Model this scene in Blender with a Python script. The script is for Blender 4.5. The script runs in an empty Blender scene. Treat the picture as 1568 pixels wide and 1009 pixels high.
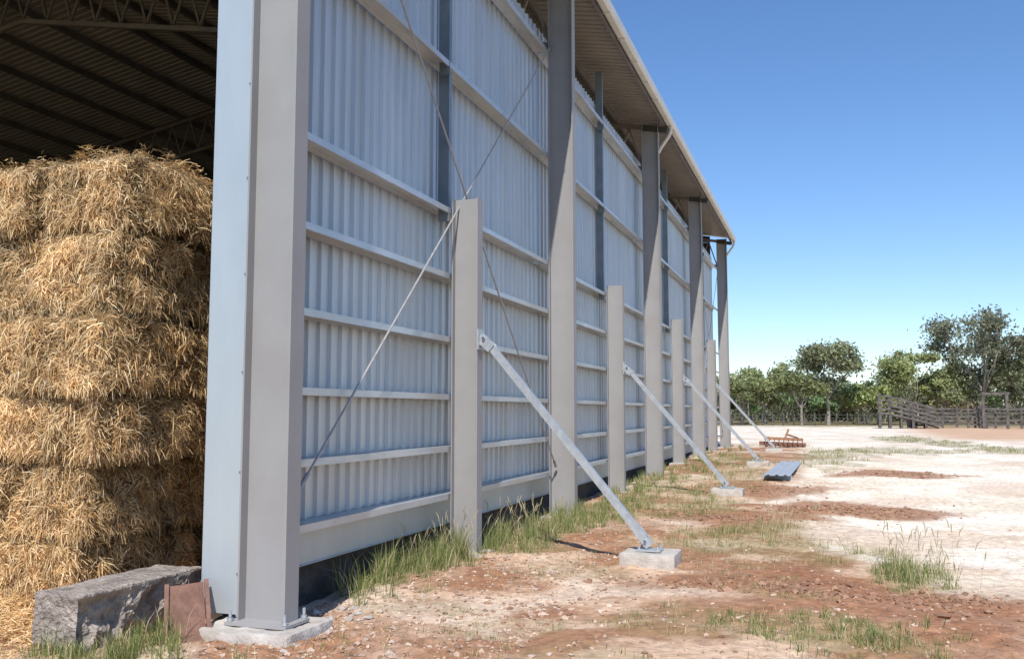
import bpy, math, numpy as np
from mathutils import Vector
rng=np.random.default_rng(7)
S=bpy.context.scene
# ---------------------------------------------------------------- helpers
_T=rng.random((256,256))
def vnoise(x,y):
    xi=np.floor(x).astype(int);yi=np.floor(y).astype(int)
    fx=x-xi;fy=y-yi;fx=fx*fx*(3-2*fx);fy=fy*fy*(3-2*fy)
    a=_T[xi%256,yi%256];b=_T[(xi+1)%256,yi%256];c=_T[xi%256,(yi+1)%256];d=_T[(xi+1)%256,(yi+1)%256]
    return (a*(1-fx)+b*fx)*(1-fy)+(c*(1-fx)+d*fx)*fy
def fbm(x,y,o=4,s=1.0):
    x=np.asarray(x,float)*s;y=np.asarray(y,float)*s
    r=0;a=.5;t=0
    for i in range(o):
        r=r+a*vnoise(x+17.3*i,y+9.1*i);t+=a;a*=.5;x=x*2.03;y=y*2.03
    return r/t
def sstep(a,b,x):
    t=np.clip((x-a)/(b-a),0,1);return t*t*(3-2*t)

def build(name,parts,mats,parent=None,smooth=False):
    Vs=[];L=[];cnt=[];mi=[];Cs=[];off=0
    for p in parts:
        V=np.asarray(p[0],float).reshape(-1,3);F=np.asarray(p[1],int);m=p[2] if len(p)>2 else 0
        C=p[3] if len(p)>3 and p[3] is not None else np.full((len(V),3),.5)
        Vs.append(V);Cs.append(C)
        L.append((F+off).ravel());cnt.append(np.full(len(F),F.shape[1]));mi.append(np.full(len(F),m));off+=len(V)
    V=np.concatenate(Vs);L=np.concatenate(L);cnt=np.concatenate(cnt);mi=np.concatenate(mi);C=np.concatenate(Cs)
    me=bpy.data.meshes.new(name)
    me.vertices.add(len(V));me.vertices.foreach_set('co',V.astype(np.float32).ravel())
    me.loops.add(len(L));me.loops.foreach_set('vertex_index',L.astype(np.int32))
    me.polygons.add(len(cnt));st=np.concatenate([[0],np.cumsum(cnt)[:-1]])
    me.polygons.foreach_set('loop_start',st.astype(np.int32))
    me.polygons.foreach_set('material_index',mi.astype(np.int32))
    me.polygons.foreach_set('use_smooth',np.full(len(cnt),smooth))
    for m in mats: me.materials.append(m)
    at=me.color_attributes.new('Col','FLOAT_COLOR','POINT')
    at.data.foreach_set('color',np.concatenate([C,np.ones((len(C),1))],1).astype(np.float32).ravel())
    me.update(calc_edges=True);me.validate()
    o=bpy.data.objects.new(name,me);S.collection.objects.link(o)
    if parent: o.parent=parent
    return o
def empty(name):
    o=bpy.data.objects.new(name,None);S.collection.objects.link(o);return o
BF=np.array([[0,3,2,1],[4,5,6,7],[0,1,5,4],[1,2,6,5],[2,3,7,6],[3,0,4,7]])
def box(x0,x1,y0,y1,z0,z1,m=0,c=None):
    V=np.array([[x0,y0,z0],[x1,y0,z0],[x1,y1,z0],[x0,y1,z0],[x0,y0,z1],[x1,y0,z1],[x1,y1,z1],[x0,y1,z1]],float)
    return (V,BF,m,None if c is None else np.tile(c,(8,1)))
def beam(p0,p1,w,h,m=0,up=(0,0,1),c=None):
    p0=np.array(p0,float);p1=np.array(p1,float);d=p1-p0;d/=np.linalg.norm(d)
    s=np.cross(d,up)
    if np.linalg.norm(s)<1e-3:s=np.cross(d,(1,0,0))
    s/=np.linalg.norm(s);u=np.cross(s,d)
    V=[]
    for p in (p0,p1):
        for a,b in ((-1,-1),(1,-1),(1,1),(-1,1)):V.append(p+s*a*w/2+u*b*h/2)
    V=np.array(V);F=np.array([[0,1,2,3],[7,6,5,4],[0,4,5,1],[1,5,6,2],[2,6,7,3],[3,7,4,0]])
    return (V,F,m,None if c is None else np.tile(c,(8,1)))
def tube(pts,rad,n=8,m=0,c=None):
    pts=np.array(pts,float);k=len(pts);rad=np.ones(k)*rad
    V=[];a=np.arange(n)*2*np.pi/n
    for i in range(k):
        d=pts[min(i+1,k-1)]-pts[max(i-1,0)];d/=np.linalg.norm(d)
        r=np.array([1,0,0]) if abs(d[0])<.8 else np.array([0,1,0])
        s=np.cross(d,r);s/=np.linalg.norm(s);u=np.cross(s,d)
        V.append(pts[i]+rad[i]*(np.cos(a)[:,None]*s+np.sin(a)[:,None]*u))
    V=np.concatenate(V);F=[]
    for i in range(k-1):
        for j in range(n):F.append([i*n+j,i*n+(j+1)%n,(i+1)*n+(j+1)%n,(i+1)*n+j])
    return (V,np.array(F),m,None if c is None else np.tile(c,(len(V),1)))

def mat(name,c1,c2=None,scale=3,rough=.6,metal=0,bump=0,bscale=30,stretch=(1,1,1),attr=False,spec=.5,dirt=None,dscale=.7,trans=0,bdist=.02):
    m=bpy.data.materials.new(name);m.use_nodes=True;N=m.node_tree.nodes;K=m.node_tree.links
    b=N['Principled BSDF'];b.inputs['Roughness'].default_value=rough;b.inputs['Metallic'].default_value=metal
    b.inputs['Specular IOR Level'].default_value=spec
    tc=N.new('ShaderNodeTexCoord');mp=N.new('ShaderNodeMapping');mp.inputs['Scale'].default_value=stretch
    K.new(tc.outputs['Object'],mp.inputs['Vector'])
    n=N.new('ShaderNodeTexNoise');n.inputs['Scale'].default_value=scale;n.inputs['Detail'].default_value=6;n.inputs['Roughness'].default_value=.65
    K.new(mp.outputs[0],n.inputs['Vector'])
    r=N.new('ShaderNodeValToRGB');r.color_ramp.elements[0].position=.35;r.color_ramp.elements[1].position=.65
    K.new(n.outputs['Fac'],r.inputs['Fac'])
    c2=c2 or c1
    r.color_ramp.elements[0].color=(*c1,1);r.color_ramp.elements[1].color=(*c2,1)
    out=r.outputs[0]
    if attr:
        a=N.new('ShaderNodeAttribute');a.attribute_name='Col'
        mx=N.new('ShaderNodeMix');mx.data_type='RGBA';mx.blend_type='MULTIPLY';mx.inputs[0].default_value=1
        K.new(a.outputs['Color'],mx.inputs[6]);K.new(out,mx.inputs[7]);out=mx.outputs[2]
    if dirt:
        n2=N.new('ShaderNodeTexNoise');n2.inputs['Scale'].default_value=dscale;n2.inputs['Detail'].default_value=8
        K.new(mp.outputs[0],n2.inputs['Vector'])
        r2=N.new('ShaderNodeValToRGB');r2.color_ramp.elements[0].position=.5;r2.color_ramp.elements[1].position=.75
        r2.color_ramp.elements[1].color=(.7,.7,.7,1)
        K.new(n2.outputs['Fac'],r2.inputs['Fac'])
        mx=N.new('ShaderNodeMix');mx.data_type='RGBA';K.new(r2.outputs[0],mx.inputs[0]);K.new(out,mx.inputs[6]);mx.inputs[7].default_value=(*dirt,1);out=mx.outputs[2]
    K.new(out,b.inputs['Base Color'])
    if bump:
        n3=N.new('ShaderNodeTexNoise');n3.inputs['Scale'].default_value=bscale;n3.inputs['Detail'].default_value=6
        K.new(mp.outputs[0],n3.inputs['Vector'])
        bp=N.new('ShaderNodeBump');bp.inputs['Strength'].default_value=bump;bp.inputs['Distance'].default_value=bdist
        K.new(n3.outputs['Fac'],bp.inputs['Height']);K.new(bp.outputs[0],b.inputs['Normal'])
    if trans:
        t=N.new('ShaderNodeBsdfTranslucent');K.new(out,t.inputs['Color'])
        ms=N.new('ShaderNodeMixShader');ms.inputs[0].default_value=trans
        K.new(b.outputs[0],ms.inputs[1]);K.new(t.outputs[0],ms.inputs[2]);K.new(ms.outputs[0],N['Material Output'].inputs['Surface'])
    return m
M_col=mat('painted_steel',(.315,.302,.293),(.34,.328,.318),2,.6,0,dirt=(.295,.272,.255),dscale=1.2,spec=.2)
M_sheet=mat('zincalume_sheet',(.50,.52,.535),(.60,.61,.61),1.2,.44,.5,stretch=(1,2,.25),dirt=(.47,.45,.42),dscale=.9)
M_girt=mat('galvanised_girt',(.48,.52,.54),(.60,.62,.63),6,.38,.45,stretch=(1,.3,1),dirt=(.48,.41,.33),dscale=2)
M_trim=mat('zincalume_trim',(.46,.505,.52),(.54,.575,.585),1.5,.42,.35,stretch=(1,1,.3))
M_roof=mat('roof_sheet',(.31,.28,.24),(.39,.35,.30),1,.5,.2)
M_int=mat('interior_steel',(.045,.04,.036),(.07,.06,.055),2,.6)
M_gut=mat('gutter_paint',(.60,.57,.49),(.68,.64,.56),2,.4,0)
M_galv=mat('galvanised_tube',(.40,.42,.44),(.54,.56,.57),12,.45,.4,stretch=(1,1,1))
M_rod=mat('brace_rod',(.34,.33,.32),(.46,.44,.42),20,.5,.2)
M_conc=mat('concrete',(.42,.38,.33),(.57,.52,.46),7,.9,0,.5,40,dirt=(.30,.22,.17),dscale=3)
M_conc2=mat('old_concrete',(.24,.20,.17),(.46,.39,.33),7,.95,0,1,26,dirt=(.10,.08,.065),dscale=6,bdist=.05)
M_pl=mat('plinth_concrete_shaded',(.06,.05,.042),(.12,.10,.085),7,.95,0,.6,26,bdist=.05)  # concrete with the shade of the gap below the sheeting in its colour
M_rust=mat('rusty_steel',(.16,.08,.055),(.25,.13,.09),10,.8,0,.4,60)
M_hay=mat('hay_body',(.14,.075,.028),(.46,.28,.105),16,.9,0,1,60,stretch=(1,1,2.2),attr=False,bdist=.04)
M_straw=mat('straw',(.85,.85,.85),(1.05,1.05,1.05),8,.5,0,attr=True,trans=.2,spec=.4)
M_grass=mat('grass_blades',(.85,.85,.85),(1.1,1.1,1.1),3,.6,0,attr=True,trans=.3,spec=.25)
M_leaf=mat('eucalypt_leaves',(.85,.85,.85),(1.15,1.15,1.15),.6,.6,0,attr=True,trans=.35,spec=.2)
M_bark=mat('bark',(.24,.20,.16),(.42,.37,.31),3,.9)
M_wood=mat('weathered_timber',(.06,.052,.047),(.17,.15,.13),2.5,.9)
M_stone=mat('gravel_stone',(.75,.75,.75),(1.15,1.15,1.15),12,.9,0,attr=True,bump=.4,bscale=50)

# ---------------------------------------------------------------- terrain height
def gz(x,y):
    x=np.asarray(x,float);y=np.asarray(y,float)
    base=.2*sstep(13,30,y)
    roll=(fbm(x,y,3,.25)-.5)*.12*sstep(0,1,np.abs(x+3.9)/1.5)
    near=1-sstep(20,60,y)
    det=((fbm(x,y,4,1.7)-.5)*.07+(fbm(x+50,y,4,7)-.5)*.03)*near
    rough=sstep(.5,.7,fbm(x+9,y+4,3,.8))*(fbm(x,y+30,3,9)-.4)*.07*near*(x<1.5)
    ditch=-.09*(1-sstep(-4.40,-4.0,x))*sstep(6.2,7.2,y)*(1-sstep(38,39,y))
    return base+roll+det+rough+ditch-.02
GR=[(-4.1,9.2,.45,1.1,1.0),(-3.7,12.2,.65,1.9,1.0),(-3.3,15.5,.8,2.2,.85),(-3.5,20.5,.8,3,.8),(-3.2,28,1.0,6,.75),
    (-2.5,9.2,.7,.8,.45),(-.75,12.2,1.25,1.9,.85),(.7,10.0,.40,.8,1.0),(-1.0,7.3,.7,.7,.6),(0,7.2,.55,.7,.9),(-.4,8.6,.4,.4,.6),
    (-3.2,7.3,.5,.5,.5),(-2.4,6.7,.5,.4,.45),(0,31,1.3,5,.9),(2.3,36,2.8,3,.9),(-2.1,23.5,.9,7,.7),(-2.2,16.5,.8,2.5,.75),
    (3.6,52,1.6,5,1),(5,45,1.3,5,1),(6.2,38,1.2,4,1),(-1.4,5.8,.5,.5,.5),(-4.7,4.95,.5,.25,.9)]
RD=[(.2,16.2,1.5,1.1,1),(1.5,24,1.5,1.3,.9),(-3.4,25.5,.8,3,.9),(-.5,8.9,1.8,.7,1),(1.0,8.2,2.4,1.0,.9),(-1.8,14.6,1.3,.9,1),(-1.4,19,1.3,1.6,.9),
    (-2.2,11.2,.7,.6,.6),(1.2,6.5,1.6,1.2,.85),(-1.9,30,1.6,3,.8),(-1,10,1.0,.5,.9),(-3.4,6.3,.8,.5,.7),(-3.4,8.4,.6,.8,.6),(-2.7,12.5,.5,2,.6)]
def zone(x,y,Z,n):
    r=np.zeros_like(x)
    for (cx,cy,rx,ry,w) in Z:
        d=np.sqrt(((x-cx)/rx)**2+((y-cy)/ry)**2)+(n-.5)*1.5
        r=np.maximum(r,w*(1-sstep(.65,1.15,d)))
    return r
def ground_masks(x,y):
    n=fbm(x,y,4,1.3);n2=fbm(x+31,y+7,4,.9)
    g=zone(x,y,GR,n);rd=zone(x,y,RD,n2)
    nb=(fbm(x+3,y+60,4,.6)-.5)*2.2
    edge=np.where(y<16,-.3+(y<12)*1.2*(12-np.clip(y,9,12))/3,-.9)
    cream=sstep(-.25,.35,x-edge+nb*.45)*sstep(8.6,9.8,y+nb*.6)
    cream=np.maximum(cream,sstep(38,44,y+nb*2)*sstep(-14,-8,x))
    farred=sstep(3.5,7.5,x-(y-60)*.03+nb*.8)*sstep(46,56,y+nb*2)
    return g,rd,cream,farred
# ---------------------------------------------------------------- ground sheet
xs=np.concatenate([-np.geomspace(900,14,40),np.linspace(-13,-5.6,50),np.linspace(-5.5,3.2,270),np.linspace(3.3,9,70),np.linspace(9.3,30,70),np.geomspace(31,900,40)])
ys=np.concatenate([-np.geomspace(300,3,20),np.linspace(-2.5,4.4,30),np.linspace(4.5,14,330),np.linspace(14.06,26,170),np.linspace(26.15,60,140),np.geomspace(60.6,200,80),np.geomspace(206,2500,40)])
X,Y=np.meshgrid(xs,ys);nx,ny=len(xs),len(ys)
x=X.ravel();y=Y.ravel();z=gz(x,y)
g,rd,cr,fr=ground_masks(x,y)
n1=fbm(x,y,5,2.2)[:,None];n2=fbm(x+11,y+3,4,9)[:,None];n3=fbm(x+40,y+40,4,.7)[:,None]
def L(a,b,t):return np.array(a)*(1-t)+np.array(b)*t
base=L((.36,.19,.11),(.60,.42,.29),sstep(.38,.64,n1))
base=L(base,np.array((.74,.61,.48)),sstep(.56,.72,n3)*.65)
red=L((.24,.108,.06),(.43,.225,.125),n2)
crm=L((.72,.61,.47),(.88,.79,.67),sstep(.3,.7,n1*.5+n3*.5))
crm=L(crm,np.array((.60,.42,.30)),sstep(.55,.7,fbm(x+70,y,4,.45))[:,None]*.5)
col=L(base,crm,cr[:,None]);col=L(col,red,(rd*.9)[:,None])
col=L(col,np.array((.56,.33,.19)),(fr*.8)[:,None])
gg=L((.17,.16,.06),(.38,.30,.16),n2);col=L(col,gg,(g*.55)[:,None])
far=sstep(88,104,y+ (n3[:,0]-.5)*14)[:,None]
col=L(col,L((.20,.175,.085),(.33,.26,.14),n1),far)
unseen_dark=(1-sstep(1.5,3.8,y+(n3[:,0]-.5)*2))[:,None]  # unseen ground behind the camera, added dark to cut bounce onto the columns
col=L(col,L((.07,.085,.03),(.16,.15,.07),n1),unseen_dark)
ins=((x<-4.5)&(y>6.2)&(x>-27.5)&(y<38))[:,None];col=np.where(ins,col*.2,col)  # floor inside the shed darkened: interior shade put into the ground colour
idx=np.arange(nx*ny).reshape(ny,nx)
F=np.stack([idx[:-1,:-1],idx[:-1,1:],idx[1:,1:],idx[1:,:-1]],-1).reshape(-1,4)
M_ground=mat('ground_soil',(.72,.72,.72),(1.19,1.18,1.16),11,.95,0,.9,24,attr=True,spec=.12)
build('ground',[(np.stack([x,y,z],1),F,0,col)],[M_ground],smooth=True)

# ---------------------------------------------------------------- shed
shed=empty('hay_shed')
CY=[5.95+8.03*i for i in range(5)];PY=[CY[i]+4.015 for i in range(4)]
YE=CY[-1]+.1
CT=8.70
def ibeam(x0,x1,yc,z0,z1,w,tf=.014,tw=.010):
    return [box(x0,x0+tf,yc-w/2,yc+w/2,z0,z1),box(x1-tf,x1,yc-w/2,yc+w/2,z0,z1),box(x0+tf+.0005,x1-tf-.0005,yc-tw/2,yc+tw/2,z0,z1)]
P=[]
for i,c in enumerate(CY):
    zb=float(gz(-3.9,c)) if i else .05
    P+=ibeam(-4.163,-3.756,c,zb-.02,CT,.18)
    P.append(box(-4.22,-3.70,c-.16,c+.16,zb-.0,zb+.022))
build('columns',P,[M_col],shed)
P=[]
for c in PY:
    zb=float(gz(-4,c));zt=4.12+zb*.6
    P+=ibeam(-4.155,-3.83,c,zb-.1,zt,.165,.012,.008)
build('posts',P,[M_col],shed)
P=[]
for bx,by in ((-4.19,5.82),(-3.73,5.82),(-3.73,6.08)):
    P.append(tube([(bx,by,.05),(bx,by,.15)],.012,8));P.append(tube([(bx,by,.075),(bx,by,.1)],.022,6))
build('anchor_bolts',P,[M_galv],shed)
def rough_block(x0,x1,y0,y1,z0,z1,res,amp,seed=0,cham=.04,lo=3.0,hi=.7):
    Vall=[];Fall=[];off=0
    def face(o,u,v):
        nonlocal off
        o=np.array(o,float);u=np.array(u,float);v=np.array(v,float)
        a=max(2,int(np.linalg.norm(u)/res)+1);b=max(2,int(np.linalg.norm(v)/res)+1)
        s,t=np.meshgrid(np.linspace(0,1,a),np.linspace(0,1,b))
        V=o+s.reshape(-1,1)*u+t.reshape(-1,1)*v
        I=np.arange(a*b).reshape(b,a)+off
        Fall.append(np.stack([I[:-1,:-1],I[:-1,1:],I[1:,1:],I[1:,:-1]],-1).reshape(-1,4));Vall.append(V);off+=a*b
    dx,dy,dz=x1-x0,y1-y0,z1-z0
    face((x0,y0,z0),(dx,0,0),(0,0,dz));face((x1,y0,z0),(0,dy,0),(0,0,dz));face((x1,y1,z0),(-dx,0,0),(0,0,dz))
    face((x0,y1,z0),(0,-dy,0),(0,0,dz));face((x0,y0,z1),(dx,0,0),(0,dy,0))
    V=np.concatenate(Vall);c=np.array([(x0+x1)/2,(y0+y1)/2,(z0+z1)/2]);h=np.array([dx,dy,dz])/2
    q=(V-c);inn=np.clip(q,-(h-cham),(h-cham));d=q-inn;ln=np.linalg.norm(d,axis=1,keepdims=True)
    d=np.where(ln>1e-9,d/np.maximum(ln,1e-9)*cham,0);V=c+inn+d
    s=seed*13.7
    k=V[:,0]+V[:,1]*.7;l=V[:,2]+V[:,1]*.5-V[:,0]*.4
    nrm=d/np.maximum(cham,1e-9)
    disp=(fbm(k*1+s,l+s,5,lo)-.5)*2+ (fbm(k+s,l,3,14)-.5)*hi
    return V+nrm*disp[:,None]*amp,np.concatenate(Fall)
V,F=rough_block(-4.36,-3.58,5.62,6.3,-.15,.05,.03,.035,1,.03)
P=[(V,F)]
for c in CY[1:]:
    b=float(gz(-3.9,c));V,F=rough_block(-4.3,-3.62,c-.25,c+.25,b-.2,b+.01,.06,.02,2,.02);P.append((V,F))
for c in PY:
    b=float(gz(-3.95,c));V,F=rough_block(-4.25,-3.7,c-.22,c+.22,b-.2,b+.012,.05,.02,c,.02);P.append((V,F))
build('concrete_footings',P,[M_conc],shed,True)
def rib_profile(y0,y1,pitch,h):
    pts=[];yy=y0
    while yy<y1:
        for a,b in ((0,0),(.58,0),(.66,1),(.86,1),(.94,0)):pts.append((yy+a*pitch,b*h))
        yy+=pitch
    pts=[p for p in pts if p[0]<=y1];return np.array(pts)
pr=rib_profile(5.99,YE,.2,.029);k=len(pr)
def sheet(xp,z0,z1,nz=1):
    V=[];zz=np.linspace(z0,z1,nz+1)
    for zc in zz:V.append(np.stack([xp+pr[:,1]+(fbm(pr[:,0],pr[:,0]*0+zc,2,.8)-.5)*.012*(pr[:,1]<.01),pr[:,0],np.full(k,zc)],1))
    V=np.concatenate(V);F=[]
    for r in range(nz):
        I=np.arange(k-1)+r*k;F.append(np.stack([I,I+1,I+1+k,I+k],1))
    return (V,np.concatenate(F))
build('wall_sheeting',[sheet(-4.410,.29,3.98,6),sheet(-4.4165,3.90,7.98,6)],[M_sheet],shed)
GZ=[.66,1.21,1.81,2.48,3.23,4.0,5.78,7.5]
P=[]
for zt in GZ:
    for i in range(4):
        a=CY[i]+.01;b=CY[i+1]-.01;dz=rng.normal(0,.006)
        z1=zt+dz
        P.append(box(-4.370,-4.170,a,b,z1-.003,z1))
        P.append(box(-4.173,-4.170,a,b,z1-.062,z1-.0031))
        P.append(box(-4.193,-4.1732,a,b,z1-.065,z1-.062))
        P.append(box(-4.371,-4.368,a,b,z1-.062,z1-.0031))
build('girts',P,[M_girt],shed)
P=[box(-4.368,-4.362,6.0,YE,.275,.58)]
P.append(box(-4.362,-4.34,6.0,YE,.272,.278))
build('base_flashing',P,[M_trim],shed)
P=[]
for c in PY:
    for a,b in ((4.005,5.71),(5.785,7.43),(7.505,8.6)):
        P.append(box(-4.36,-4.22,c-.04,c+.04,a,b))
    for zt in GZ[-3:]:
        P.append(box(-4.30,-4.165,c-.16,c-.15,zt-.16,zt-.005));
build('mullions',P,[mat('mullion_steel',(.17,.21,.24),(.25,.29,.32),3,.45,.4)],shed)
P=[box(-4.55,-4.20,5.955,5.960,.09,8.6),box(-4.2,-4.195,5.90,5.96,.09,8.6),box(-4.195,-4.172,5.90,5.905,.09,8.6),box(-4.555,-4.5505,5.955,6.12,.09,8.6)]
build('corner_flashing',P,[M_trim],shed)
P=[]
for zz in np.arange(.4,8,.75):P.append(tube([(-4.19,5.898,zz),(-4.19,5.892,zz)],.009,6))
build('screws',P,[M_int],shed)
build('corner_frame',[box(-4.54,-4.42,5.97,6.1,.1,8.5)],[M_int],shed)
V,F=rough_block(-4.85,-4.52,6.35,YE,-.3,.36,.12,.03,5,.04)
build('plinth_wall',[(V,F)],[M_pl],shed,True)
# roof
XE,ZE,SL,XR=-3.50,8.72,.18,-15.5
def rz(x):return ZE+SL*((XE-x) if x>=XR else (XE-XR)-(XR-x))
pr2=rib_profile(5.15,YE+.1,.2,.03);k2=len(pr2);V=[]
for xx in (XE,XR,2*XR-XE):V.append(np.stack([np.full(k2,xx),pr2[:,0],rz(xx)+pr2[:,1]],1))
V=np.concatenate(V);I=np.arange(k2-1)
F=np.concatenate([np.stack([I,I+1,I+1+k2,I+k2],1),np.stack([I,I+1,I+1+k2,I+k2],1)+k2])
build('roof_sheeting',[(V,F)],[M_roof],shed)
P=[];xx=-3.60
while xx>2*XR-XE:
    zt=rz(xx)-.006
    P.append(box(xx-.03,xx+.03,5.2,YE,zt-.15,zt));xx-=1.2
build('purlins',P,[mat('purlin_steel',(.12,.105,.09),(.18,.16,.14),2,.6)],shed)
P=[]
for i,c in enumerate(CY):
    for s in (1,-1):
        def mx(x): return x if s==1 else 2*XR-x
        a,b=-4.17,XR
        P.append(beam((mx(a),c,rz(a)-.22),(mx(b),c,rz(b)-.22),.1,.1))
        P.append(beam((mx(a),c,rz(a)-1.25),(mx(b),c,rz(b)-1.25),.09,.09))
        n=18
        for j in range(n):
            xa=a+(b-a)*j/n;xb=a+(b-a)*(j+1)/n;xm=(xa+xb)/2
            P.append(beam((mx(xa),c,rz(xa)-1.2),(mx(xm),c,rz(xm)-.27),.045,.045))
            P.append(beam((mx(xm),c,rz(xm)-.27),(mx(xb),c,rz(xb)-1.2),.045,.045))
build('roof_trusses',P,[mat('truss_steel',(.17,.135,.11),(.23,.185,.15),2,.6)],shed)
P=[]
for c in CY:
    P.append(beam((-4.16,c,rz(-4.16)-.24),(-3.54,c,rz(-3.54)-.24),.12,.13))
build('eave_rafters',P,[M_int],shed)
prof=[(0,.15),(0,.015),(.03,0),(.12,0),(.15,.025),(.16,.16),(.145,.16),(.14,.03),(.115,.01),(.035,.01),(.01,.025),(.01,.15)]
prof=[(-3.545+a,8.585+b) for a,b in prof]
n=len(prof);V=[]
for yy in (5.1,YE+.15):V+= [(p[0],yy,p[1]) for p in prof]
F=[[i,(i+1)%n,n+(i+1)%n,n+i] for i in range(n)]
P=[(np.array(V),np.array(F))]
P.append(box(-3.543,-3.39,YE+.15,YE+.153,8.59,8.74));P.append(box(-3.543,-3.39,5.097,5.1,8.59,8.74))
yy=5.6
while yy<YE:
    P.append(box(-3.55,-3.381,yy,yy+.02,8.575,8.583));yy+=1.2
build('gutter',P,[M_gut],shed)
P=[]
for i in (2,4):
    c=CY[i]
    P.append(tube([(-3.46,c+.02,8.6),(-3.46,c+.02,8.46),(-3.50,c+.03,8.36),(-3.72,c+.10,8.10),(-3.80,c+.14,7.98),(-3.90,c+.14,7.8),(-3.92,c+.10,7.6),(-3.92,c+.10,.3)],.045,10))
build('downpipes',P,[M_gut],shed,True)
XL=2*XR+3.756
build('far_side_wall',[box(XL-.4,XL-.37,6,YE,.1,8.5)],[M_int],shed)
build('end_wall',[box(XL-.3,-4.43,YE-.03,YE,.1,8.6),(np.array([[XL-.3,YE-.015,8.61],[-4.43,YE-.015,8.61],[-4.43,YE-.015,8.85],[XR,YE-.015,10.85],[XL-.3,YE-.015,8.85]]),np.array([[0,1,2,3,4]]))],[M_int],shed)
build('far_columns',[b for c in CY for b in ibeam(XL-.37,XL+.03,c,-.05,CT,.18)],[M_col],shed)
P=[]
for i in (0,3):
    a,b=CY[i],CY[i+1]
    for p,q in (((-4.10,a+.12,.52),(-4.10,b-.05,7.6)),((-4.06,a+.1,7.85),(-4.06,b-.08,.75))):
        P.append(tube([p,q],.011,6))
        p=np.array(p);q=np.array(q);d=(q-p)/np.linalg.norm(q-p)
        P.append(tube([p+d*.6,p+d*.85],.02,8));P.append(tube([p,p+d*.12],.022,8));P.append(tube([q,q-d*.12],.022,8))
build('brace_rods',P,[M_rod],shed)
P=[];Q=[]
for c in PY:
    b=float(gz(-1.84,c));t=2.45+b*.6
    p0=np.array((-3.76,c,t));p1=np.array((-1.92,c,b+.26))
    P.append(beam(p0,p1,.078,.078))
    d=(p1-p0)/np.linalg.norm(p1-p0)
    for s in (-.048,.048):
        P.append(beam(p0+np.array((-.07,s,.03)),p0+d*.14+np.array((0,s,0)),.01,.11))
        P.append(beam(p1-d*.12+np.array((0,s,0)),p1+d*.1+np.array((0.0,s,0)),.01,.09))
    P.append(tube([p0+np.array((0,-.08,.01)),p0+np.array((0,.08,.01))],.018,8))
    P.append(tube([p1+d*.03+np.array((0,-.08,0)),p1+d*.03+np.array((0,.08,0))],.015,8))
    P.append(box(-3.829,-3.81,c-.10,c+.10,t-.12,t+.12))
    P.append(box(-1.99,-1.73,c-.12,c+.12,b+.135,b+.15))
    for sx in (-1.96,-1.76):
        for sy in (-.09,.09):P.append(tube([(sx,c+sy,b+.15),(sx,c+sy,b+.19)],.012,6))
    V,F=rough_block(-2.14,-1.55,c-.28,c+.28,b-.2,b+.13,.035,.012,c,.02);Q.append((V,F))
build('inclined_braces',P,[M_galv],shed)
build('brace_footings',Q,[M_conc],shed,True)

# ---------------------------------------------------------------- concrete dwarf wall, rusty plate
V,F=rough_block(-5.20,-4.76,5.0,6.25,-.3,.37,.016,.018,9,.014,5.0,1.0)
k_=(V[:,0]>-4.80);V[k_,0]-=np.abs(fbm(V[k_,1],V[k_,2],4,6)-.42)*.30*sstep(.37,.27,V[k_,2])*1.0
build('concrete_wall',[(V,F)],[M_conc2],None,False)
P=[]
V=np.array([[-4.60,5.62,.33],[-4.48,5.88,.33],[-4.24,5.62,-.02],[-4.38,5.36,-.02]]);
nrm=np.cross(V[1]-V[0],V[3]-V[0]);nrm/=np.linalg.norm(nrm)
V=np.concatenate([V,V+nrm*.012]);P.append((V,np.array([[0,1,2,3],[7,6,5,4],[0,4,5,1],[1,5,6,2],[2,6,7,3],[3,7,4,0]])))
P.append(beam((-4.60,5.62,.34),(-4.38,5.36,-.01),.03,.03));P.append(beam((-4.47,5.9,.34),(-4.22,5.63,-.01),.03,.03))
build('rusty_steel_plate',P,[M_rust])

# ---------------------------------------------------------------- hay
hay=empty('hay_stack')
bales=[]
sh=[-.34,-.20,-.09,-.03,-.01,.05]
def layers(H,n,j):
    z=np.linspace(0,H,n+1);z[1:-1]+=rng.normal(0,j,n-1);return z
zz0=layers(3.68,6,.03)
for l in range(6):
    for j in range(5):
        xr=-5.36+sh[l]-j*1.26+rng.normal(0,.02)+(0 if j==0 else (l%2)*.35)
        bales.append((xr-(1.24 if not(j==0 and l%2) else .89),xr,5.88+rng.normal(0,.045)+(.05 if l>4 else 0),7.3,zz0[l]-.005,zz0[l+1]-.015+(.03*rng.normal() if l==5 else 0)))
zz1=layers(3.62,6,.04)
for l in range(6):
    xr=-4.74+rng.normal(0,.04)
    bales.append((xr-1.2,xr,(7.62 if l<3 else 7.95)+rng.normal(0,.08),10.2,zz1[l]-.01,zz1[l+1]-.02))
for l in range(6):
    bales.append((-11.5,-5.98,7.75,10.2,l*.615,(l+1)*.615-.02))
P=[];st=[]
def straw(p,d,n,ln,w,curve,colr):
    s=np.cross(d,n);s/=np.linalg.norm(s,axis=1,keepdims=True)+1e-9
    a=p;b=p+d*ln*.5+n*curve*.6;c=p+d*ln+n*curve*.3+np.array([0,0,-1])*ln*.15
    V=np.stack([a-s*w,a+s*w,b-s*w,b+s*w,c-s*w*.6,c+s*w*.6],1).reshape(-1,3)
    k=len(p);i=np.arange(k)[:,None]*6
    F=np.concatenate([i+np.array([[0,1,3,2]]),i+np.array([[2,3,5,4]])])
    return V,F,np.repeat(colr,6,0)
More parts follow.
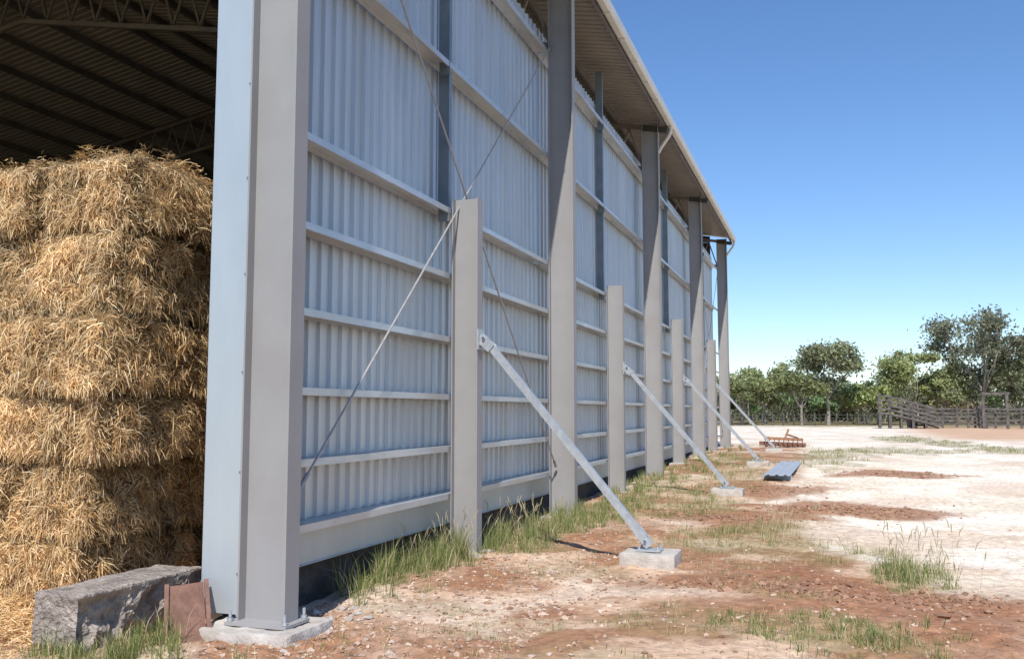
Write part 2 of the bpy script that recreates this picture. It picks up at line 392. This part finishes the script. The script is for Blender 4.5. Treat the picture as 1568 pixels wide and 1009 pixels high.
def straw_col(k):
    t=rng.random(k)[:,None];c=np.array((.64,.365,.125))*(1-t)+np.array((1.0,.79,.47))*t
    m=rng.random(k)[:,None]<.09;c=np.where(m,np.array((.28,.14,.05)),c)
    return c*(.86+.4*rng.random(k)[:,None])
def scatter(o,u,v,n,N,seed):
    o,u,v,n=[np.array(q,float) for q in (o,u,v,n)]
    lu=np.linalg.norm(u);lv=np.linalg.norm(v)
    nt=max(1,N//12);ts=rng.random((nt,2));ts[:,1]=ts[:,1]*1.04-.02
    ta=rng.normal(0,1.1,nt)-np.pi/2
    tl=rng.random(nt)**2*.085
    k=rng.integers(0,nt,N)
    a=np.clip(ts[k,0]+rng.normal(0,.030/lu,N),0,1);b=np.clip(ts[k,1]+rng.normal(0,.030/lv,N),-.04,1.04)
    e=np.minimum(np.minimum(a,1-a)*lu,np.minimum(b,1-b)*lv);e=np.clip(e/.062,0,1)
    disp=(fbm(a*lu+seed*3.1,b*lv+seed*1.7,3,3.5)-.5)*.19
    edge=.5+1.1*fbm(a*lu*1.0+seed,a*0+seed*2,2,3)
    off=rng.uniform(-.02,.03,N)+tl[k]-.10*(1-e)**2*edge
    p=o+a[:,None]*u+b[:,None]*v+n*(off+disp)[:,None]
    ang=ta[k]+rng.normal(0,.45,N)
    d=np.cos(ang)[:,None]*(u/lu)+np.sin(ang)[:,None]*(v/lv)+n*rng.normal(.16,.28,N)[:,None]
    d/=np.linalg.norm(d,axis=1,keepdims=True)
    ln=rng.uniform(.04,.13,N)[:,None]*(.7+.3*e[:,None]);w=rng.uniform(.0014,.0040,N)[:,None]
    nn=np.tile(n,(N,1))+rng.normal(0,.5,(N,3));nn/=np.linalg.norm(nn,axis=1,keepdims=True)
    low=fbm(ts[:,0]*lu+seed,ts[:,1]*lv,3,2.5)
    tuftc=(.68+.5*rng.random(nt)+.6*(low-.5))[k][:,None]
    tuftc=tuftc*(.62+.38*e[:,None])  # seam shade painted in: straw colour darkens towards the bale edges
    V,F,C=straw(p,d,nn,ln,w,rng.uniform(0,.03,N)[:,None],straw_col(N)*tuftc)
    st.append((V,F,0,C))
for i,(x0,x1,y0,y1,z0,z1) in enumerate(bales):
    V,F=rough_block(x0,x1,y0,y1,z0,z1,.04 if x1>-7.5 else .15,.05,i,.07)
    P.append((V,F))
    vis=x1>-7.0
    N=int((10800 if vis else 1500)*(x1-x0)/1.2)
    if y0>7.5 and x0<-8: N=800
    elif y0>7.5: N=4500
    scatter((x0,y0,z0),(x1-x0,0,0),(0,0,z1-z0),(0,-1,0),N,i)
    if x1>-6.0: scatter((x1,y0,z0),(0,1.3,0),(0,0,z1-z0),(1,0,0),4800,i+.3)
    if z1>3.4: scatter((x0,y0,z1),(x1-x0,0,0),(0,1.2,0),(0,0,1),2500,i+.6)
build('hay_bales',P,[M_hay],hay,True)
N=16000
p=np.stack([rng.uniform(-9,-5.1,N),5.95-np.abs(rng.normal(0,.6,N)),np.zeros(N)],1);p[:,2]=gz(p[:,0],p[:,1])+rng.random(N)*.14*np.clip((p[:,1]-4.7),0,1.2)
ang=rng.uniform(0,6.28,N);d=np.stack([np.cos(ang),np.sin(ang),rng.normal(.05,.2,N)],1)
V,F,C=straw(p,d,np.tile([0,0,1.],(N,1))+rng.normal(0,.4,(N,3)),rng.uniform(.05,.2,N)[:,None],rng.uniform(.002,.004,N)[:,None],rng.uniform(0,.02,N)[:,None],straw_col(N))
st.append((V,F,0,C))
N=1500
p=np.stack([rng.uniform(-5.3,-3.0,N),6.6-np.abs(rng.normal(0,.9,N)),np.zeros(N)],1);p[:,2]=gz(p[:,0],p[:,1])+.01;kk=(p[:,0]>-4.6)|(p[:,1]<4.95);kk&=rng.random(N)<.35;p=p[kk];N=len(p)
ang=rng.uniform(0,6.28,N);d=np.stack([np.cos(ang),np.sin(ang),rng.normal(.02,.1,N)],1)
V,F,C=straw(p,d,np.tile([0,0,1.],(N,1)),rng.uniform(.05,.16,N)[:,None],np.full((N,1),.002),np.zeros((N,1)),straw_col(N))
st.append((V,F,0,C))
build('loose_straw',st,[M_straw],hay)

# ---------------------------------------------------------------- grass
def blades(px,py,h,w,colr,lean=.45):
    N=len(px);pz=gz(px,py)-.01
    a=rng.uniform(0,6.28,N);l=np.abs(rng.normal(0,lean,N))
    d=np.stack([np.cos(a)*l,np.sin(a)*l],1)
    f=rng.uniform(0,6.28,N);s=np.stack([np.cos(f),np.sin(f)],1)*w[:,None]
    o=np.zeros((N,5,3))
    o[:,0,:2]=np.stack([px,py],1)-s;o[:,1,:2]=np.stack([px,py],1)+s;o[:,0,2]=o[:,1,2]=pz
    m=np.stack([px,py],1)+d*h[:,None]*.4;o[:,2,:2]=m-s*.8;o[:,3,:2]=m+s*.8;o[:,2,2]=o[:,3,2]=pz+h*.6
    o[:,4,:2]=np.stack([px,py],1)+d*h[:,None]*1.05;o[:,4,2]=pz+h*(1-.25*l)
    i=np.arange(N)[:,None]*5
    V=o.reshape(-1,3);C=np.repeat(colr,5,0)
    return V,i+np.array([[0,1,3,2]]),i+np.array([[2,3,4]]),C
def addgrass(P,px,py,h,w,colr,lean=.45):
    V,F,t,C=blades(px,py,h,w,colr,lean)
    P.append((V,F,0,C));P.append((V,t,0,C))
def gcol(N,dry):
    t=rng.random(N)[:,None];c=np.array((.13,.18,.045))*(1-t)+np.array((.31,.35,.115))*t
    m=rng.random(N)[:,None]<dry;return np.where(m,np.array((.64,.53,.31))*(.7+.5*rng.random(N)[:,None]),c)
P=[]
for (cx,cy,rx,ry,w) in GR:
    area=rx*ry*3.14;far=cy>18
    nt=int(area*(75 if not far else (22 if cy<34 else 17))*w)
    tx=cx+rx*1.15*rng.uniform(-1,1,nt);ty=cy+ry*1.15*rng.uniform(-1,1,nt)
    g,_,_,_=ground_masks(tx,ty);keep=(g>.25+.5*rng.random(nt))&(tx>-4.30)&(fbm(tx+5,ty+5,3,2.4)>.46);tx=tx[keep];ty=ty[keep]
    nb=15 if not far else 9
    k=np.repeat(np.arange(len(tx)),nb);N=len(k)
    if N==0:continue
    r=.045 if not far else .08
    px=tx[k]+rng.normal(0,r,N);py=ty[k]+rng.normal(0,r,N)
    hh=(.035+.12*rng.random(len(tx)))[k]*rng.uniform(.6,1.2,N)*(1.0 if w>.7 else .7)
    ww=np.full(N,.0024 if not far else .006)*rng.uniform(.7,1.3,N)
    addgrass(P,px,py,hh,ww,gcol(N,.33 if w>.7 else .45),.6)
for (cx,cy,rx,ry,n,h) in ((-4.08,9.2,.18,.8,80,.38),(-3.95,8.0,.2,.4,10,.22),(-3.82,11.6,.28,1.3,90,.30),(-3.5,13.2,.3,.8,34,.24),(.72,10.0,.18,.35,26,.26),(-3.6,16,.3,2,34,.24),(-3.7,20.5,.3,3,34,.22),(-4.62,4.93,.4,.12,22,.22),(-4.5,5.2,.12,.25,14,.27),(-3.5,29,.4,6,36,.22),(.05,7.0,.35,.35,34,.12)):
    tx=rng.normal(cx,rx,n);ty=rng.normal(cy,ry,n);tx=np.clip(tx,-4.3 if cy>6 else -5.3,9)
    k=np.repeat(np.arange(n),32);N=len(k)
    px=tx[k]+rng.normal(0,.035,N);py=ty[k]+rng.normal(0,.035,N)
    hh=rng.uniform(.4,1.15,N)*h*(.45+.75*rng.random(n))[k]
    addgrass(P,px,py,hh,rng.uniform(.0015,.0036,N)*(1.5 if cy>15 else 1),gcol(N,.24),.5)
n=1500;tx=rng.uniform(-4.2,1.5,n);ty=rng.uniform(5.3,16,n);g,rd_,cr_,_=ground_masks(tx,ty);keep=(cr_<.3)&(fbm(tx,ty,3,1.1)>.5);tx=tx[keep];ty=ty[keep]
k=np.repeat(np.arange(len(tx)),10);N=len(k)
addgrass(P,tx[k]+rng.normal(0,.035,N),ty[k]+rng.normal(0,.035,N),rng.uniform(.02,.09,N),rng.uniform(.0013,.0026,N),gcol(N,.45),.8)
build('grass',P,[M_grass])
P=[]
n=150;c=rng.integers(0,4,n);cx=np.array([.75,-4.0,-3.8,-.6])[c];cy=np.array([10,9.3,11.8,12.2])[c]
px=cx+rng.normal(0,.25,n);py=cy+rng.normal(0,.5,n);px=np.clip(px,-4.3,5)
for i in range(n):
    z0=float(gz(px[i],py[i]));h=rng.uniform(.25,.5);a=rng.normal(0,.12,2);cc=(.62,.54,.34)
    P.append(tube([(px[i],py[i],z0),(px[i]+a[0]*.5,py[i]+a[1]*.5,z0+h*.6),(px[i]+a[0],py[i]+a[1],z0+h)],[.0018,.0014,.001],3,0,cc))
    P.append(tube([(px[i]+a[0],py[i]+a[1],z0+h*.9),(px[i]+a[0]*1.1,py[i]+a[1]*1.1,z0+h+.02),(px[i]+a[0]*1.3,py[i]+a[1]*1.3,z0+h+.06)],[.003,.005,.001],4,0,cc))
build('seeding_grass',P,[M_grass])

# ---------------------------------------------------------------- stones & clods
IV=np.array([[0,0,1],[.9,0,.3],[.28,.85,.3],[-.72,.52,.3],[-.72,-.52,.3],[.28,-.85,.3],[.72,.52,-.4],[-.28,.85,-.4],[-.9,0,-.4],[-.28,-.85,-.4],[.72,-.52,-.4],[0,0,-.9]])
IF=np.array([[0,1,2],[0,2,3],[0,3,4],[0,4,5],[0,5,1],[1,6,2],[2,7,3],[3,8,4],[4,9,5],[5,10,1],[6,7,2],[7,8,3],[8,9,4],[9,10,5],[10,6,1],[6,11,7],[7,11,8],[8,11,9],[9,11,10],[10,11,6]])
def stones(px,py,sz,colr):
    N=len(px);V=IV[None]*(1+rng.normal(0,.22,(N,12,1)))*sz[:,None,None]*np.stack([rng.uniform(.7,1.4,N),rng.uniform(.7,1.3,N),rng.uniform(.4,.8,N)],1)[:,None,:]
    a=rng.uniform(0,6.28,N);c,s=np.cos(a)[:,None],np.sin(a)[:,None]
    W=np.stack([V[...,0]*c-V[...,1]*s,V[...,0]*s+V[...,1]*c,V[...,2]],-1)
    W+=np.stack([px,py,gz(px,py)+sz*.15],1)[:,None,:]
    F=(np.arange(N)[:,None,None]*12+IF[None]).reshape(-1,3)
    return (W.reshape(-1,3),F,0,np.repeat(colr,12,0))
n=14000;px=rng.uniform(-4.3,2.5,n);py=5+rng.exponential(4.5,n);_,_,cc,_=ground_masks(px,py)
keep=(rng.random(n)<np.where(cc>.4,.10,.2+.8*(px<-2)))&(py<26);px=px[keep];py=py[keep];n=len(px)
t=rng.random(n)[:,None];colr=L((.30,.16,.095),(.64,.48,.36),t)*(.75+.4*rng.random(n)[:,None])
P=[stones(px,py,np.minimum(rng.gamma(2,.0045,n)+.003,.028),colr)]
n=150;px=rng.uniform(-4.2,-1.5,n);py=rng.uniform(5.4,10,n);P.append(stones(px,py,rng.uniform(.016,.034,n),L((.32,.18,.11),(.60,.47,.37),rng.random(n)[:,None])))
n=45;px=rng.uniform(-4.3,-3.5,n);py=rng.uniform(5.5,6.9,n);P.append(stones(px,py,rng.uniform(.02,.05,n),L((.40,.34,.29),(.56,.5,.44),rng.random(n)[:,None])))
build('gravel',P,[M_stone])
P=[]
for (cx,cy,rx,ry,n) in ((.2,16.2,1.1,.6,700),(-.5,8.9,1.2,.35,500),(-1.7,14.6,1,.5,500),(1.5,24,1.2,.7,400),(-1.3,19,1,1,350),(.9,8.7,1,.4,300),(-3.2,25,.6,2,250)):
    px=rng.normal(cx,rx*.55,n);py=rng.normal(cy,ry*.6,n);P.append(stones(px,py,np.minimum(rng.gamma(1.8,.008,n)+.004,.05),L((.22,.11,.065),(.40,.23,.14),rng.random(n)[:,None])))
build('soil_clods',P,[M_stone])

# ---------------------------------------------------------------- things lying in the yard
b=float(gz(-1,24))
V=[];prs=[(-.28,0),(-.2,0),(-.18,.025),(-.14,.025),(-.12,0),(-.02,0),(0,.025),(.04,.025),(.06,0),(.16,0),(.18,.025),(.22,.025),(.24,0),(.30,0)]
for yy in (20.9,27.6):
    for a,h in prs:V.append((-1.12+a+(.08 if yy>25 else 0),yy,b+.10+h+(.03 if yy<25 else 0)))
n=len(prs);F=[[i,i+1,n+i+1,n+i] for i in range(n-1)]
P=[(np.array(V),np.array(F))]
for yy in (21.6,26.8):P.append(box(-1.45,-.8,yy,yy+.1,b-.02,b+.095))
build('metal_roofing_sheet',P,[mat('blue_grey_sheet',(.38,.40,.43),(.48,.50,.53),3,.5,.2)])
M_orange=mat('faded_orange_paint',(.34,.15,.075),(.46,.25,.14),6,.8)
b=float(gz(-1.7,39));P=[]
P+= [beam((-2.5,39,b+.35),(-1.0,39,b+.30),.1,.1,1),beam((-2.5,39.6,b+.35),(-1.0,39.6,b+.3),.1,.1,1),beam((-2.4,38.9,b+.36),(-2.4,39.8,b+.36),.09,.09,1),beam((-1.1,38.9,b+.31),(-1.1,39.8,b+.31),.09,.09,1),beam((-1.7,39.3,b+.35),(-1.55,39.3,b+.72),.10,.08,1),beam((-1.6,39.3,b+.5),(-1.2,39.5,b+.36),.08,.06,0)]
for i in range(9):
    xx=-2.45+i*.18;P.append(tube([(xx,38.95,b+.33),(xx,38.7,b+.3),(xx+.02,38.62,b+.12),(xx+.05,38.75,b-.02)],.022,6,0))
P+= [beam((-2.7,39.2,b+.15),(-.9,38.8,b+.1),.16,.16,0),tube([(-1.45,39.1,b+.2),(-1.45,39.35,b+.2)],.22,12,0)]
build('rusty_cultivator',P,[M_rust,M_orange])

# ---------------------------------------------------------------- trees
rng=np.random.default_rng(23)
def leafq(c,sz,colr):
    N=len(c);a=rng.normal(0,1,(N,3));a/=np.linalg.norm(a,axis=1,keepdims=True);b=np.cross(a,rng.normal(0,1,(N,3)));b/=np.linalg.norm(b,axis=1,keepdims=True)
    s=sz[:,None];V=np.stack([c-a*s,c+b*s*.45,c+a*s,c-b*s*.45],1).reshape(-1,3)
    return (V,np.arange(N*4).reshape(N,4),1,np.repeat(colr,4,0))
def tree(name,X0,Y0,H,W,hue=(.13,.155,.065),nlimb=7,dens=1.0,lsz=.2,trunkfrac=.35,parts=None):
    z0=float(gz(X0,Y0));P=[];tips=[]
    zc=.5+trunkfrac*.40;hc=(1-zc);c0=np.array([X0,Y0,z0+H*zc]);R=np.array([W/2,W/2,H*hc])
    def fit(q):
        v=(q-c0)/R;r=np.linalg.norm(v)
        return q if (r<.93 or q[2]<c0[2]-R[2]*.3) else c0+v/r*.93*R
    def limb(p,d,ln,r,lev):
        n=4;pts=[p];q=p.copy();dd=d.copy()
        for i in range(n):
            dd=dd+rng.normal(0,.16,3)+np.array([0,0,.05]);dd/=np.linalg.norm(dd);q=fit(q+dd*ln/n);pts.append(q.copy()+rng.normal(0,.02,3))
        P.append(tube(pts,np.linspace(r,r*.5,n+1),6,0))
        if lev==0:
            tips.append(q);tips.append(pts[3])
            return
        for i in range(rng.integers(2,4)):
            e=dd+rng.normal(0,.65,3);e[2]=abs(e[2])*.7+.05;e/=np.linalg.norm(e);limb(pts[rng.integers(2,5)],e,ln*.65,r*.5,lev-1)
    tp=np.array([X0,Y0,z0-.2]);top=tp+np.array([rng.normal(0,.3),rng.normal(0,.3),H*trunkfrac+.2])
    mid=(tp+top)/2+rng.normal(0,.12,3);P.append(tube([tp,mid,top],[H*.022,H*.018,H*.014],8,0))
    for i in range(nlimb):
        a=i*6.28/nlimb+rng.normal(0,.4);sp=rng.uniform(.25,1.0)*W/H*1.7
        d=np.array([np.cos(a)*sp,np.sin(a)*sp,1]);d/=np.linalg.norm(d)
        limb(mid+(top-mid)*rng.uniform(.5,1),d,H*rng.uniform(.28,.44),H*.008,2)
    LV=[]
    for t in tips:
        n=int(rng.integers(35,85)*dens);cr_=rng.uniform(.3,.75)*H/10
        c=t+rng.normal(0,1,(n,3))*np.array([cr_,cr_,cr_*.6])
        sh_=rng.uniform(.6,1.35);colr=np.array(hue)*sh_*(.8+.4*rng.random((n,1)))+rng.normal(0,.01,(n,3))
        LV.append(leafq(c,rng.uniform(.6,1.3,n)*lsz,np.clip(colr,.01,1)))
    allp=P+LV
    if parts is not None:parts.extend(allp);return
    build(name,allp,[M_bark,M_leaf])
def tx(px):return (px-1268)*.068,107+.0234*(px-1268)
for px,H,W,hue,tf,dn in ((1508,13.6,10.0,(.25,.26,.17),.28,1.5),(1400,9.4,6.2,(.35,.38,.16),.22,1.4),(1268,10.2,6.6,(.30,.32,.18),.32,1.3),(1172,8.2,5.4,(.33,.35,.17),.25,1.1),(1136,7.2,4.6,(.32,.35,.16),.25,1.1),(1447,7.4,4.6,(.30,.32,.16),.25,1.1),(1228,7.6,4.6,(.33,.36,.17),.25,1.1),(1575,11,6,(.26,.28,.16),.28,1.2),(1330,5.6,4.4,(.36,.40,.16),.2,1.1)):
    a,b=tx(px);tree('eucalyptus_tree',a,b+rng.uniform(-2,2),H,W,hue,trunkfrac=tf,dens=dn,lsz=.22)
parts=[]
for i in range(66):
    px=820+(1950-820)*(i+rng.random())/66;a,b=tx(px);b+=rng.uniform(6,34);H=rng.uniform(4.4,7.8)
    tree('',a*b/107,b,H,H*rng.uniform(.75,1.0),(.30*rng.uniform(.75,1.2),.325*rng.uniform(.8,1.1),.16),nlimb=5,dens=.6,lsz=.25,trunkfrac=.24,parts=parts)
for i in range(330):
    px=rng.uniform(780,2000);a,b=tx(px);b+=rng.uniform(30,75);a*=b/107;n=120;h=rng.uniform(1.5,4.2)
    c=np.array([a,b,h*.55+.1])+rng.normal(0,1,(n,3))*np.array([1.8,1,h*.34]);c[:,2]=np.abs(c[:,2])+.15
    parts.append(leafq(c,rng.uniform(.22,.42,n),np.array((.20,.215,.12))*(.65+.6*rng.random((n,1)))))
build('distant_trees',parts,[M_bark,M_leaf])

# ---------------------------------------------------------------- stock yards
P=[]
def rail_run(P,p,q,n,h=1.75,rails=5):
    p=np.array(p,float);q=np.array(q,float)
    for i in range(n+1):
        t=p+(q-p)*i/n+rng.normal(0,.03,2);P.append(beam((t[0],t[1],0),(t[0]+rng.normal(0,.03),t[1],.2+h+rng.uniform(.0,.35)),.19,.19))
    for i in range(n):
        a=p+(q-p)*i/n;b=p+(q-p)*(i+1)/n
        for r in range(rails):
            if rng.random()<.06: continue
            zz=.2+.3+r*(h-.4)/(rails-1)
            P.append(beam((a[0],a[1]-.1,zz+rng.normal(0,.04)),(b[0],b[1]-.1,zz+rng.normal(0,.04)),.06,rng.uniform(.11,.17)))
rail_run(P,(7.2,86.5),(26,90),9);rail_run(P,(7.0,92.5),(26,96),9);rail_run(P,(7.2,86.5),(7.0,92.5),3);rail_run(P,(12.8,87.5),(12.8,93.6),3);rail_run(P,(17,88.3),(17.2,94.4),3)
build('stockyard_fence',P,[M_wood])
P=[]
for xx in (12.4,14.2):P.append(beam((xx,86.2,0),(xx,86.2,3.25),.22,.22))
P.append(beam((12.2,86.2,3.1),(14.4,86.2,3.15),.14,.20));
for r in range(5):P.append(beam((12.45,86.1,.5+r*.33),(14.15,86.1,.5+r*.33),.05,.1))
build('stockyard_gate',P,[M_wood])
P=[]
for yy in (84.6,86.0):
    for i,xx in enumerate((4.2,5.0,5.9,6.8,7.8)):
        zt=3.15-i*.34;P.append(beam((xx,yy,0),(xx,yy,zt),.2,.2))
    for o in (0,.37,.74,1.11,1.48):
        P.append(beam((4.2,yy-.11,2.95-o),(5.0,yy-.11,2.95-o),.06,.16))
        P.append(beam((5.0,yy-.11,2.9-o),(8.8,yy-.11,1.8-o*.9),.06,.16))
P.append(beam((4.1,85.3,1.4),(5.0,85.3,1.4),1.4,.12));P.append(beam((5.0,85.3,1.35),(8.8,85.3,.25),1.4,.12))
build('loading_ramp',P,[M_wood])
P=[]
for i in range(22):
    xx=-16+i*1.05;P.append(beam((xx,100+rng.normal(0,.1),0),(xx+rng.normal(0,.04),100,1.35+rng.uniform(0,.2)),.1,.1))
for zz in (.6,.95,1.3):P.append(tube([(-16,100,zz),(6,100,zz)],.018,4))
build('wire_fence',P,[M_wood])

# ---------------------------------------------------------------- camera, light
cam=bpy.data.cameras.new('Camera');co=bpy.data.objects.new('Camera',cam);S.collection.objects.link(co)
co.location=(0,0,1.6);yaw=math.radians(19.0);pit=math.radians(5.14)
co.rotation_euler=(math.pi/2+pit,0,yaw)
cam.sensor_width=36;cam.lens=32.14;cam.clip_end=6000;cam.clip_start=.05
S.camera=co
sd=Vector((.132,-.60,.79)).normalized()
sl=bpy.data.lights.new('sun','SUN');sl.energy=5.0;sl.angle=math.radians(.5);sl.color=(1,.97,.92)
so=bpy.data.objects.new('sun',sl);S.collection.objects.link(so);so.rotation_euler=sd.to_track_quat('Z','Y').to_euler();so.location=(5,-10,20)
w=bpy.data.worlds.new('World');S.world=w;w.use_nodes=True;N=w.node_tree.nodes;K=w.node_tree.links
sky=N.new('ShaderNodeTexSky');sky.sky_type='NISHITA';sky.sun_disc=False
sky.sun_elevation=math.asin(sd.z);sky.sun_rotation=math.atan2(sd.x,sd.y)
sky.air_density=1.0;sky.dust_density=.1;sky.ozone_density=3.2
hs=N.new('ShaderNodeHueSaturation');hs.inputs['Saturation'].default_value=1.12;K.new(sky.outputs[0],hs.inputs['Color'])
mx=N.new('ShaderNodeMix');mx.data_type='RGBA';mx.blend_type='MULTIPLY';mx.inputs[0].default_value=1;mx.inputs[7].default_value=(.97,1.0,1.10,1)
K.new(hs.outputs[0],mx.inputs[6])
bg=N['Background'];bg.inputs['Strength'].default_value=.15;K.new(mx.outputs[2],bg.inputs['Color'])
S.view_settings.view_transform='Standard';S.view_settings.look='None';S.view_settings.exposure=0
